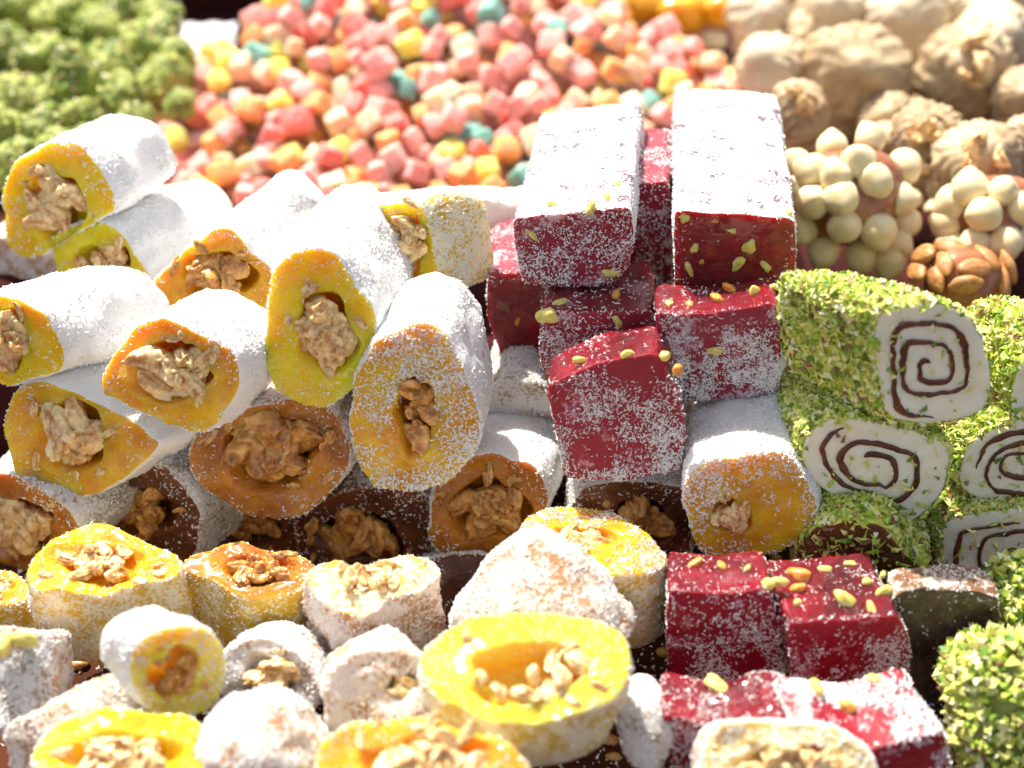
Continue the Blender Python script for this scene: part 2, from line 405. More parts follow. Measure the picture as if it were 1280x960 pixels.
    for cn in capnuts:
        u, v, s_ = cn[:3]; st = CHIPR if len(cn) > 3 else CHIP
        p = U(np.array([[float(u), float(v)]]))[0]; k = px_per_cm(t)
        link('pistachio_piece', st[int(r.integers(len(st)))], root, p + ax * (s_ / k * .32) - base, orient(n + r.normal(0, .25, 3), r.uniform(0, 6.28)), tuple(s_ / k * r.uniform(.75, 1.2, 3)))
    for cn in topnuts:                                          # (along 0..1, across -1..1, size cm) on the upper side
        al, ac, s_ = cn[:3]; st = CHIPR if len(cn) > 3 else CHIP
        x = np.cross(ax, [0, 0, 1]); x /= np.linalg.norm(x); half = np.abs((Q - Cq) @ x).max()
        cand = Cq + ax * al * L + x * ac * half
        dd = np.linalg.norm((V - cand)[:, :2], axis=1); near = dd < .5
        z = V[near][:, 2].max() if near.any() else cand[2] + 1
        link('pistachio_piece', st[int(r.integers(len(st)))], root, np.array([cand[0], cand[1], z - s_ * .3]) - base, orient(np.array([0, 0, 1]) + r.normal(0, .3, 3), r.uniform(0, 6.28)), tuple(s_ * r.uniform(.7, 1.35, 3)))
    return root, dict(ol=ol, c=c, U=U, n=n, ax=ax, base=base, V=V, T=Tt, mit=mit, P0=P0, Nn=Nn, Q=Q, Cq=Cq, NZ=NZ)

# ------------------------------------------------------------------ counter, trays
def box(name, lo, hi, mat, parent=None, origin=(0, 0, 0), bev=.15):
    bm = bmesh.new(); bmesh.ops.create_cube(bm, size=1)
    lo, hi = np.array(lo, float), np.array(hi, float)
    for v in bm.verts: v.co = Vector(((np.array(v.co) * (hi - lo) + (hi + lo) / 2) - origin) * S)
    if bev: bmesh.ops.bevel(bm, geom=bm.edges[:], offset=bev * S, segments=2, affect='EDGES', profile=.5)
    me = bpy.data.meshes.new(name); bm.to_mesh(me); bm.free(); me.materials.append(mat)
    return link(name, me, parent, origin if parent is None else None)
c_ = box('counter', (-75, 5, -4), (75, 130, -1), TABLE); c_['kind'] = 'structure'

# ------------------------------------------------------------------ walnut rolls and cut rounds
GR = 'walnut rolls stacked end-on in the wall of sweets'
GF = 'cut rounds and lumps lying in front of the wall of sweets'
# -- upper left
prism('walnut_roll', 'uppermost left white-crusted walnut roll, its yellow end turned to the left', 'sweet roll', GR,
      [(1, 258), (7, 227), (34, 197), (67, 184), (101, 190), (124, 217), (138, 254), (111, 278), (84, 291), (44, 318), (17, 315), (3, 288)],
      46.8, az=40, L=2.7, pitch=3, hole=(65, 255, 36, 38), side=WHITE, cap=Y1, seed=101, nuts=7, normal=(-.35, -.9, .2), dcap=8)
prism('walnut_roll', 'low flattened white walnut roll wedged between two taller rolls near the gummy heap', 'sweet roll', GR,
      [(67, 308), (77, 291), (105, 284), (128, 281), (151, 298), (168, 321), (185, 355), (178, 385), (140, 392), (98, 380), (70, 345)],
      47.2, az=42, L=4.2, hole=(125, 335, 34, 28), side=WHITE, cap=Y1, seed=102, nuts=5, normal=(-.3, -.92, .2))
prism('walnut_roll', 'broad white walnut roll with amber end just left of the tall yellow-faced roll', 'sweet roll', GR,
      [(198, 372), (201, 348), (235, 315), (275, 288), (302, 298), (322, 321), (339, 342), (334, 389), (325, 415), (270, 430), (215, 415)],
      45.6, az=24, L=4.2, hole=(268, 348, 42, 32), side=WHITE, cap=Y2, seed=103, nuts=6, wal=WALD, normal=(-.15, -.95, .2))
prism('walnut_roll', 'big white walnut roll running out of the picture at the left edge', 'sweet roll', GR,
      [(-45, 400), (-20, 372), (12, 374), (45, 388), (66, 415), (75, 448), (50, 468), (15, 478), (-25, 470), (-50, 440)],
      43.4, az=58, L=3.5, hole=(2, 425, 34, 34), side=WHITE, cap=Y1, seed=104, nuts=6, normal=(-.3, -.92, .25), dside=60)
prism('walnut_roll', 'walnut roll with glowing orange-yellow face, its white crust coming to a peak behind it', 'sweet roll', GR,
      [(131, 483), (144, 443), (169, 414), (201, 402), (223, 405), (252, 419), (287, 440), (295, 465), (287, 497), (270, 526), (248, 542), (216, 529), (172, 511), (144, 497)],
      42.3, az=36, L=2.3, hole=(216, 466, 46, 33), side=WHITE, cap=Y2, seed=105, nuts=7, hdepth=.8, normal=(-.2, -.92, .35))
prism('walnut_roll', 'tallest yellow-faced walnut roll, egg-shaped end, in the middle of the upper row', 'sweet roll', GR,
      [(339, 350), (351, 331), (379, 317), (407, 317), (426, 334), (445, 359), (464, 388), (470, 419), (461, 450), (445, 475), (420, 500), (395, 508), (365, 497), (345, 482), (335, 440), (334, 400)],
      42.2, az=12, L=4.4, hole=(405, 418, 36, 48), side=WHITE, cap=Y1, seed=106, nuts=8, hdepth=.9, normal=(-.1, -.94, .3), dcap=7)
prism('walnut_roll', 'widest walnut roll, dark amber oval face with large curled kernels, under the tallest one', 'sweet roll', GR,
      [(241, 569), (252, 544), (287, 519), (334, 504), (377, 504), (413, 522), (431, 555), (431, 587), (413, 616), (388, 634), (352, 644), (305, 637), (266, 612), (244, 587)],
      43.9, az=12, L=4.6, hole=(340, 566, 62, 40), side=PINKW, cap=Y3, seed=107, nuts=7, wal=WALD, hdepth=1.0, normal=(-.1, -.93, .35), nsz=1.05, lip=.06)
prism('walnut_roll', 'lone roll turned sideways on top, speckled yellow-white crust, behind the grey-topped roll', 'sweet roll', GR,
      [(464, 262), (489, 256), (514, 256), (532, 275), (539, 306), (545, 344), (542, 361), (520, 371), (489, 380), (482, 350), (473, 325), (465, 294)],
      44.8, axis=(.93, .38, .02), L=2.0, hole=(508, 305, 19, 38), side=CREAM, cap=Y1, seed=108, nuts=6, hdepth=.5, normal=(-.35, -.93, .1), lip=.02, dside=90, noise_amp=.03)
prism('walnut_roll', 'triangular-ended walnut roll low at the left, brown filling in a half yellow face', 'sweet roll', GR,
      [(7, 519), (22, 493), (47, 483), (83, 491), (119, 504), (151, 522), (180, 545), (196, 560), (162, 587), (126, 608), (97, 623), (72, 630), (47, 612), (25, 587), (11, 551)],
      43.9, az=46, L=3.4, hole=(85, 548, 42, 40), side=WHITE, cap=Y2, seed=109, nuts=7, hdepth=.9, normal=(-.2, -.9, .4), lip=.07)
prism('walnut_roll', 'grey-white topped roll with shredded golden face and a dark slot, centre of the wall', 'sweet roll', GR,
      [(444, 538), (446, 492), (462, 445), (488, 418), (525, 408), (560, 428), (585, 475), (596, 530), (588, 570), (560, 597), (528, 610), (489, 612), (465, 604), (450, 577)],
      42.2, az=7, L=2.9, hole=(518, 520, 24, 44), side=WHITE, cap=Y2, seed=110, nuts=4, wal=WALD, hdepth=1.0, normal=(-.15, -.93, .3), dcap=110, dust=200, flk=FLAKE, lip=.05, dside=85, nsz=.9)
prism('walnut_roll', 'small-faced dark amber walnut roll with blue-white crust, right below the golden shredded one', 'sweet roll', GR,
      [(544, 616), (555, 597), (579, 581), (610, 573), (649, 581), (676, 597), (684, 624), (676, 645), (662, 670), (641, 689), (594, 696), (555, 687), (540, 655)],
      44.6, az=14, L=4.2, hole=(612, 640, 46, 36), side=WHITE, cap=Y3, seed=111, nuts=7, wal=WALD, hdepth=.7, dcap=14, lip=.07, normal=(-.1, -.95, .3))
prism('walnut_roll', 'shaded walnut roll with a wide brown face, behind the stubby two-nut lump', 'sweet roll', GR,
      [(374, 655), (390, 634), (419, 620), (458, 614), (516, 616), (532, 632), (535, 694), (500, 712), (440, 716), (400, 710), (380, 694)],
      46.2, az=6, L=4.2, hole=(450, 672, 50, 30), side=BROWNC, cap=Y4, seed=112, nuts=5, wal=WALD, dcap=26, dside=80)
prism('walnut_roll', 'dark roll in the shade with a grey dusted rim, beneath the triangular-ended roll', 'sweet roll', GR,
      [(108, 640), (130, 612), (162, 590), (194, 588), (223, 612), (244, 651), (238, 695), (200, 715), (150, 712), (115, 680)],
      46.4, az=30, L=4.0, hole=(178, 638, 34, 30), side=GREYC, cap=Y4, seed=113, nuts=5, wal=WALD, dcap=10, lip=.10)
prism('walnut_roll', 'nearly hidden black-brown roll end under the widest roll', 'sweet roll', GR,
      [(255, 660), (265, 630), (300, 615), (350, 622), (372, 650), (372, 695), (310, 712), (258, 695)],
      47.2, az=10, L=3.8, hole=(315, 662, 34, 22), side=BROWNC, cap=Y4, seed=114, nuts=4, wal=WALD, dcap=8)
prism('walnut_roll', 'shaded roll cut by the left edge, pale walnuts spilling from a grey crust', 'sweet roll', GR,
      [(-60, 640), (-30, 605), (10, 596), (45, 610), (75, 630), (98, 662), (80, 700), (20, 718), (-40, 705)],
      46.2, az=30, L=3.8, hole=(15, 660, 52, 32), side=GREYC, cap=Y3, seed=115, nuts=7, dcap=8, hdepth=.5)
prism('walnut_roll', 'white-crusted roll, greyed by shade, with a dark half-hidden face right under the tilted red cube', 'sweet roll', GR,
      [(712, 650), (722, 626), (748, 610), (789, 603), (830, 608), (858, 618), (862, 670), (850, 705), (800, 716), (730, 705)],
      44.6, az=6, L=4.3, hole=(800, 655, 36, 30), side=GREYC, cap=Y4, seed=116, nuts=5, wal=WALD, dcap=10, lip=.08, dside=110)  # white crust with its shade painted in as grey
prism('walnut_roll', 'square-ended frosted roll with orange patch, right of the tilted red cube', 'sweet roll', GR,
      [(860, 605), (880, 587), (905, 577), (940, 570), (985, 566), (1003, 598), (1020, 640), (1000, 670), (958, 692), (890, 700), (868, 660)],
      42.0, az=10, L=4.3, hole=(915, 645, 26, 20), side=WHITE, cap=Y2, seed=117, nuts=5, hdepth=.4, dcap=120, lip=.05, normal=(.1, -.95, .25))
prism('walnut_roll', 'plain white roll lying crosswise at the back, behind the sideways speckled roll', 'sweet roll', GR,
      [(412, 292), (415, 262), (445, 245), (475, 262), (480, 300), (450, 325)],
      49.5, axis=(.97, .10, .0), L=6.6, side=WHITE, cap=Y1, seed=118, dside=45, normal=(-.7, -.7, 0))
prism('walnut_roll', 'white roll end greyed by shade, squeezed between the centre rolls and the red cubes', 'sweet roll', GR,
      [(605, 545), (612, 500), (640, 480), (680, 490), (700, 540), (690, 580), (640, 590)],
      46.0, az=4, L=4.0, side=GREYC, cap=GREYC, seed=119)  # a white roll; the grey colour stands for the shade on it
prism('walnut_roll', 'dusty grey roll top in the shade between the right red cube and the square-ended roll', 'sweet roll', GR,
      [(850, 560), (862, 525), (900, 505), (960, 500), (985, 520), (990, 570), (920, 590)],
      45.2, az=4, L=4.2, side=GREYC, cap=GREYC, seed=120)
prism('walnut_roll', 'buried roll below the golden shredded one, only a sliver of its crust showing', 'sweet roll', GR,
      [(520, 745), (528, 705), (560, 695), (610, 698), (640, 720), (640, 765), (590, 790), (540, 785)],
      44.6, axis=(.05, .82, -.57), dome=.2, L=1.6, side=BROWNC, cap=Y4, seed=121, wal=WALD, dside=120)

prism('walnut_roll', 'beige-dusted roll peeking out at the left edge below the uppermost roll', 'sweet roll', GR,
      [(-50, 345), (-45, 315), (-10, 298), (30, 305), (52, 330), (50, 365), (0, 375)],
      52.0, az=30, L=3.6, side=PINKW, cap=PINKW, seed=122, dcap=40)
prism('walnut_roll', 'white roll back visible in the notch between the flattened roll and the broad one', 'sweet roll', GR,
      [(178, 400), (182, 345), (205, 318), (240, 320), (250, 370), (230, 410)],
      50.5, az=20, L=3.0, side=PINKW, cap=Y3, seed=123, dcap=20)
# -- foreground
UPN = (0, -.12, 1)
prism('walnut_round', 'upright yellow round at the left with crumbly nuts on its lit cut top', 'cut sweet', GF,
      [(32, 716), (50, 690), (84, 667), (118, 655), (145, 658), (175, 672), (206, 687), (226, 711), (208, 724), (168, 733), (128, 741), (84, 738), (50, 732)],
      41.0, axis=(0, .05, -1), normal=UPN, L=3.0, hole=(125, 700, 58, 24), side=CREAM, cap=Y2, seed=201, nuts=9, hdepth=.35, nsz=.62, lip=.02, dside=60, dcap=10)
prism('walnut_round', 'upright round with orange syrupy top, between the yellow round and the stubby lump', 'cut sweet', GF,
      [(225, 704), (255, 687), (292, 679), (336, 684), (376, 694), (392, 709), (378, 731), (353, 746), (312, 746), (285, 736), (250, 720)],
      41.6, axis=(.06, .05, -1), normal=UPN, L=3.0, hole=(325, 712, 42, 19), side=YELLOWC, cap=Y3, seed=202, nuts=7, hdepth=.3, nsz=.8, lip=.02, wal=WALD, dside=50)
prism('walnut_lump', 'stubby powdered lump with grooves and two yellow notches on top', 'cut sweet', GF,
      [(380, 722), (398, 703), (430, 697), (455, 712), (480, 702), (512, 697), (538, 712), (546, 735), (520, 752), (470, 760), (415, 758), (388, 745)],
      40.2, axis=(.05, .1, -1), normal=(0, -.3, 1), L=2.4, hole=(468, 724, 40, 13), side=PINKW, cap=CREAM, seed=203, nuts=7, hdepth=.4, noise_amp=.24, lip=.04, dside=60, dcap=60, rough_amp=.05)
prism('walnut_roll', 'small pure white roll with one deep brown hollow, on top of the front pile', 'cut sweet', GF,
      [(165, 845), (174, 812), (198, 792), (235, 786), (270, 800), (280, 836), (273, 868), (250, 888), (213, 893), (180, 878)],
      37.2, axis=(-.75, .62, -.1), normal=(.30, -.92, .22), L=1.3, hole=(222, 842, 30, 28), side=WHITE, cap=YF, seed=204, nuts=3, hdepth=1.1, wal=WALD, lip=.06, rim=.5, dcap=70, nsz=.8)
prism('walnut_lump', 'grey dusted lump packed with walnut kernels, beside the small pure white roll', 'cut sweet', GF,
      [(284, 818), (310, 799), (345, 800), (380, 822), (395, 855), (383, 888), (330, 900), (288, 885)],
      39.0, axis=(.05, .82, -.57), dome=.35, L=2.0, hole=(335, 850, 32, 30), side=GREYC, cap=GREYC, seed=205, nuts=6, hdepth=.4, rim=.4, dcap=70)
prism('lokum_block', 'frosty grey-lilac block at the left edge with a brownish nutty top', 'cut sweet', GF,
      [(-60, 800), (0, 790), (58, 788), (62, 830), (58, 890), (20, 905), (-60, 912)],
      38.8, axis=(.05, .6, -.8), normal=(0, -.8, .6), L=1.8, side=PINKW, cap=GREYC, seed=206, sharp=True, dcap=110, topnuts=[(.3, .1, .35), (.5, .5, .3)])
prism('walnut_round', 'yellow round edge showing just inside the left border above the frosty block', 'cut sweet', GF,
      [(-60, 738), (-30, 718), (5, 715), (30, 728), (36, 745), (10, 756), (-40, 758)],
      42.0, axis=(0, .05, -1), normal=UPN, L=2.4, hole=(-10, 736, 26, 10), side=YELLOWC, cap=Y2, seed=207, nuts=4, hdepth=.3)
prism('walnut_roll', 'pinkish powdered log lying flat behind the bottom left yellow round', 'cut sweet', GF,
      [(8, 925), (22, 900), (50, 905), (66, 935), (60, 975), (25, 985)],
      37.8, axis=(.86, .5, .12), normal=(-.3, -.85, .42), L=2.6, side=PINKW, cap=PINKW, seed=208, dcap=50)
prism('walnut_round', 'yellow round cut open at the bottom left corner, white nuts inside', 'cut sweet', GF,
      [(45, 958), (64, 912), (101, 894), (151, 889), (200, 895), (240, 902), (260, 925), (250, 965), (210, 990), (140, 1000), (75, 990)],
      36.0, axis=(0, .1, -1), normal=(0, -.35, 1), L=2.4, hole=(155, 945, 66, 30), side=CREAM, cap=Y1, seed=209, nuts=8, hdepth=.5, nsz=.7, dcap=14)
prism('walnut_roll', 'rounded pale lilac powdered lump at the bottom, between two yellow rounds', 'cut sweet', GF,
      [(250, 950), (262, 905), (300, 886), (345, 888), (378, 908), (398, 945), (395, 990), (330, 1015), (265, 1000)],
      36.2, axis=(-.03, .82, -.57), dome=.8, L=1.8, noise_amp=.2, capnuts=[(372, 950, 14, 1), (335, 905, 9, 1)], side=PINKW, cap=PINKW, seed=210, rim=.6, lip=.06, dcap=70, dside=50)
prism('walnut_roll', 'pale powdered roll with a small dark pit on its right, left of the biggest round', 'cut sweet', GF,
      [(404, 870), (416, 832), (447, 812), (485, 810), (518, 824), (536, 848), (538, 900), (510, 935), (450, 945), (412, 920)],
      37.6, axis=(.03, .82, -.57), L=2.0, noise_amp=.2, hole=(500, 858, 18, 15), side=PINKW, cap=PINKW, seed=211, nuts=3, rim=.6, dcap=70, dside=50, lip=.05)
prism('walnut_round', 'biggest round of all, glowing yellow cup with a dark hollow and crumbled nuts', 'cut sweet', GF,
      [(531, 830), (540, 803), (568, 783), (610, 770), (660, 765), (712, 769), (757, 783), (782, 805), (787, 832), (772, 865), (735, 889), (680, 900), (620, 898), (570, 882), (540, 858)],
      36.6, axis=(.0, .12, -1), normal=(0, -.42, 1), L=2.3, hole=(660, 838, 74, 34), side=CREAM, cap=YF, seed=212, nuts=0, hdepth=.9, lip=.03, dcap=24, dside=40, rim=.3, taper=.1)
prism('walnut_round', 'walnut-filled round leaving the bottom edge under the biggest round', 'cut sweet', GF,
      [(400, 950), (428, 908), (500, 898), (565, 903), (625, 925), (660, 960), (640, 1000), (540, 1020), (430, 1005)],
      34.8, axis=(0, .1, -1), normal=(0, -.4, 1), L=2.2, hole=(535, 955, 84, 36), side=CREAM, cap=Y2, seed=213, nuts=9, hdepth=.5, nsz=.75, dcap=20)
prism('walnut_round', 'tall round with greenish amber top and yellow dusted side, behind the pointed powdered wedge', 'cut sweet', GF,
      [(652, 662), (668, 645), (704, 635), (750, 639), (790, 654), (815, 676), (830, 702), (800, 722), (740, 716), (690, 700), (660, 682)],
      41.2, axis=(.02, .05, -1), normal=(0, -.12, 1), L=3.0, hole=(730, 672, 40, 14), side=CREAM, cap=Y2, seed=214, nuts=3, hdepth=.3, lip=.02, dside=60, dcap=110, drim=90)
prism('lokum_wedge', 'pointed wedge thickly powdered in pinkish white, behind the biggest round', 'cut sweet', GF,
      [(566, 780), (584, 742), (612, 706), (640, 682), (668, 672), (700, 684), (738, 712), (772, 752), (784, 785), (750, 815), (680, 835), (600, 822)],
      39.4, axis=(.05, .82, -.57), dome=.6, L=1.6, side=PINKW, cap=PINKW, seed=215, noise_amp=.12, dcap=80, rim=.35)
prism('walnut_lump', 'small grey powdered lump tucked between the biggest round and the lower red cubes', 'cut sweet', GF,
      [(778, 900), (790, 870), (815, 862), (836, 885), (838, 930), (815, 960), (785, 950)],
      37.8, axis=(0, .82, -.57), dome=.4, L=1.6, side=GREYC, cap=GREYC, seed=216, dcap=40, rim=.35)
prism('walnut_roll', 'pale cream roll with brownish open end, in front of the bottom red cubes', 'cut sweet', GF,
      [(882, 955), (892, 918), (930, 905), (1000, 905), (1050, 920), (1088, 952), (1090, 990), (1000, 1020), (900, 1010)],
      35.6, axis=(0, .7, -.7), normal=(0, -.7, .7), L=1.8, hole=(985, 962, 66, 28), side=PINKW, cap=CREAM, seed=217, nuts=7, hdepth=.4, rim=.4, dcap=50)

# crumbled nuts in the biggest round
big = [o for o in bpy.data.objects if o.name.startswith('walnut_round') and 'biggest round of all' in o.get('label', '')][0]
bp = np.array(big.location) / S
r_ = np.random.default_rng(5)
for (u, v, s) in [(700, 850, 24), (725, 830, 20), (680, 868, 22), (735, 860, 22), (655, 872, 20), (710, 812, 14), (745, 835, 16), (668, 845, 15), (625, 868, 16), (690, 828, 14), (600, 850, 14), (712, 875, 16), (585, 800, 10), (612, 790, 9)]:
    p = at(u, v, 36.5); k = px_per_cm(36.5)
    P0 = at(661, 838, 36.6); p = on_plane(np.array([u * 1.0]), np.array([v * 1.0]), P0 + [0, 0, -.12], np.array([0, -.42, 1]) / 1.085)[0]
    link('walnut_piece', WALN[int(r_.integers(7))], big, p - bp, tuple(r_.uniform(0, 6.28, 3)), (s / k,) * 3)

# ------------------------------------------------------------------ red lokum
RG = 'red lokum bars and cubes stacked right of the walnut rolls'
prism('red_lokum_bar', 'left of the two long white-topped bars, its front buried in coconut shreds', 'lokum', RG,
      [(642, 272), (710, 268), (786, 258), (791, 300), (786, 338), (763, 355), (730, 359), (655, 355), (645, 310)],
      43.0, az=7, L=7.4, side=REDW, cap=REDM, seed=301, sharp=True, noise_amp=.04, dcap=130, dside=60, lip=.0, rim=.12, bulge=0,
      capnuts=[(664, 293, 12), (763, 341, 11), (738, 262, 10)], topnuts=[(.1, .5, .16), (.2, .65, .13), (.08, -.4, .16)], grad=.5, fsize=(.05, .14))
prism('red_lokum_bar', 'right of the two long white-topped bars, clean glossy red front with pistachio pieces', 'lokum', RG,
      [(844, 264), (920, 268), (993, 274), (995, 300), (993, 348), (992, 362), (845, 366), (843, 300)],
      43.0, az=5, L=8.8, side=REDW, cap=RJ, seed=302, sharp=True, noise_amp=.03, dcap=1, dside=60, lip=.015, rim=.12, bulge=0, drim=70,
      capnuts=[(856, 273, 9), (916, 289, 9), (936, 309, 13), (868, 310, 10), (924, 330, 13), (957, 333, 12), (862, 338, 10), (877, 328, 6, 1), (893, 276, 6, 1)], topnuts=[(.03, .8, .1)], fsize=(.05, .14))
prism('red_lokum_bar', 'shadowed mauve bar between and beneath the two white-topped bars', 'lokum', RG,
      [(760, 240), (800, 225), (838, 225), (840, 290), (838, 365), (760, 360)],
      46.5, az=4, L=4.0, side=REDM, cap=REDM, seed=303, sharp=True, dcap=60, lip=.0, rim=.12)
prism('red_lokum_cube', 'dark wine-red cube in deep shade left of the stacked red cubes', 'lokum', RG,
      [(608, 345), (640, 338), (690, 345), (694, 400), (690, 450), (625, 445), (610, 400)],
      45.8, az=4, L=3.4, side=REDM, cap=RJ, seed=304, sharp=True, dcap=0, lip=.0, dside=30, capnuts=[(647, 403, 6, 1)])
prism('red_lokum_cube', 'coconut-dusted cube under the left white-topped bar, yellow nut on its corner', 'lokum', RG,
      [(676, 394), (745, 390), (818, 388), (830, 430), (828, 480), (690, 490), (675, 440)],
      43.6, az=3, L=3.0, side=RF, cap=REDM, seed=305, sharp=True, dcap=247, dside=16, lip=.0, fsize=(.06, .19), flk_w=.014, grad=1.0, rim=.12, noise_amp=.06,
      capnuts=[(684, 398, 14), (772, 405, 14)], topnuts=[(.2, -.7, .25), (.3, .2, .2, 1)], bulge=0)
prism('red_lokum_cube', 'glossy-topped cube under the right bar, front powdered from red to grey', 'lokum', RG,
      [(818, 390), (880, 393), (972, 379), (976, 430), (972, 492), (900, 500), (842, 504), (828, 450)],
      42.6, az=4, L=1.7, side=RF, cap=REDM, seed=306, sharp=True, dcap=361, dside=14, lip=.0, fsize=(.06, .19), flk_w=.014, grad=1.0, rim=.12, noise_amp=.05,
      capnuts=[(893, 440, 9)], topnuts=[(.4, -.1, .28, 1), (.45, .45, .22), (.3, -.5, .16, 1), (.7, .1, .2, 1), (.3, -.8, .16), (.6, .75, .14)], bulge=0)
prism('red_lokum_cube', 'tilted bright crimson cube in front, shred-covered, pistachios along its top edge', 'lokum', RG,
      [(683, 483), (745, 456), (824, 438), (838, 470), (852, 510), (857, 556), (845, 588), (770, 600), (706, 598), (694, 540)],
      41.8, az=6, L=1.7, side=RF, cap=REDP, seed=307, sharp=True, dcap=266, dside=22, lip=.0, fsize=(.06, .19), flk_w=.014, grad=1.0, rim=.15, noise_amp=.06, normal=(.02, -.94, .3),
      topnuts=[(.4, .6, .2), (.3, .8, .18, 1), (.4, .1, .2), (.4, -.6, .16)], bulge=0)
prism('red_lokum_cube', 'lower left red cube, dusty pink front, green nut at its foot', 'lokum', RG,
      [(835, 738), (900, 742), (963, 737), (972, 780), (980, 830), (976, 865), (900, 868), (838, 860), (834, 800)],
      40.6, az=4, L=1.7, side=RF, cap=REDP, seed=308, sharp=True, dcap=171, dside=24, lip=.0, fsize=(.06, .19), flk_w=.014, grad=1.0, rim=.15, noise_amp=.06,
      topnuts=[(.15, .6, .22), (.25, .75, .2), (.6, -.1, .2, 1), (.7, -.5, .2, 1), (.5, .3, .15)], bulge=0)
prism('red_lokum_cube', 'lower red cube showing its wet top crowded with nuts and coconut, pale pink front', 'lokum', RG,
      [(985, 779), (1050, 774), (1126, 767), (1136, 800), (1139, 845), (1060, 855), (992, 858), (988, 820)],
      39.8, az=-8, L=2.6, side=RF, cap=REDP, seed=309, sharp=True, dcap=171, dside=24, lip=.0, fsize=(.06, .19), flk_w=.014, grad=1.0, rim=.15, noise_amp=.05,
      topnuts=[(.25, .0, .34), (.1, .3, .18), (.35, .6, .24), (.5, .4, .18), (.7, -.5, .28, 1), (.5, -.6, .24, 1), (.3, -.7, .18), (.8, .3, .16), (.6, .7, .15), (.75, -.1, .15)], bulge=0)
prism('red_lokum_cube', 'white-frosted red cube farthest down at the right, orange nut on top', 'lokum', RG,
      [(1010, 925), (1085, 938), (1180, 912), (1186, 960), (1180, 1000), (1080, 1010), (1015, 990)],
      37.0, az=-14, L=2.3, side=REDP, cap=REDP, seed=310, sharp=True, dcap=114, dside=260, lip=.0, fsize=(.07, .22), flk_w=.024, grad=1.0, rim=.15, noise_amp=.07,
      topnuts=[(.6, -.2, .3, 1), (.85, -.5, .25), (.9, .3, .2)], bulge=0)
prism('red_lokum_cube', 'slanting red cube in the bottom row, left of the white-frosted one', 'lokum', RG,
      [(826, 892), (880, 905), (960, 895), (992, 900), (990, 960), (940, 1000), (860, 990), (835, 940)],
      37.8, az=6, L=1.6, side=RF, cap=REDP, seed=311, sharp=True, dcap=114, dside=40, lip=.0, fsize=(.06, .19), flk_w=.014, grad=1.0, rim=.15, noise_amp=.09, bulge=0, topnuts=[(.8, -.2, .3)])

# ------------------------------------------------------------------ pistachio rolls with swirls
def green_coat(root, g, dens=135, size=(.13, .42), thick=.048, seed=1, capd=4):
    up = np.clip(.8 + .4 * g['Nn'][:, 2], .3, 1.2)
    cen = g['V'][g['T']].mean(1); dn = np.where(g['mit'] == 0, dens * up * np.clip(.95 + .9 * vn(cen, 1.3, seed), .25, 1.7), capd)
    V4, F4, mi = flakes(g['V'], g['T'], dn, None, size, thick, .01, seed, PF, .16)
    o = link('pistachio_coating', mesh_np('pistachio_coating', V4 - g['base'], F4, PF, mi, False), root); o['kind'] = 'stuff'
def swirl(root, g, turns=2.3, start=.90, end=.10, ph=0, sgn=1, width=.085, shift=(0, 0), seed=1):
    M = len(g['ol']); n = 180; c = g['c'] + np.array(shift)
    s = np.linspace(0, 1, n); ang = ph + sgn * s * turns
    idx = (ang * M) % M; i0 = np.floor(idx).astype(int) % M; f_ = (idx - np.floor(idx))[:, None]
    o = g['ol'][i0] * (1 - f_) + g['ol'][(i0 + 1) % M] * f_
    fr = start + (end - start) * s ** 1.05
    px = c + (o - c) * fr[:, None] + 5 * np.stack([np.sin(s * 11 + seed), np.cos(s * 8 + 2 * seed)], -1) * (1 - s)[:, None] ** .5
    P = g['U'](px) + g['n'] * .03
    P = P + g['NZ'](P - g['n'] * .03)
    tg = np.gradient(P, axis=0); tg /= np.linalg.norm(tg, axis=1)[:, None]
    bn = np.cross(tg, g['n']); w = width * (1 + .45 * vn(P, 1.7, seed + 3) + .3 * vn(P, 6.0, seed + 8)); w[:6] *= np.linspace(.2, 1, 6); w[-6:] *= np.linspace(1, .3, 6)
    K = 8; V = []
    for k in range(K):
        a = 2 * math.pi * k / K
        V.append(P + bn * (math.cos(a) * w)[:, None] + g['n'] * (math.sin(a) * .035))
    V = np.stack(V, 1).reshape(-1, 3)
    i = np.arange(n - 1)[:, None] * K; j = np.arange(K)[None]; jn = (j + 1) % K
    Fq = np.stack([i + j, i + K + j, i + K + jn, i + jn], -1).reshape(-1, 4)
    link('chocolate_swirl', mesh_np('chocolate_swirl', V - g['base'], Fq, [CHOC]), root)
GG = 'pistachio-coated rolls with cream and chocolate swirls at the right'
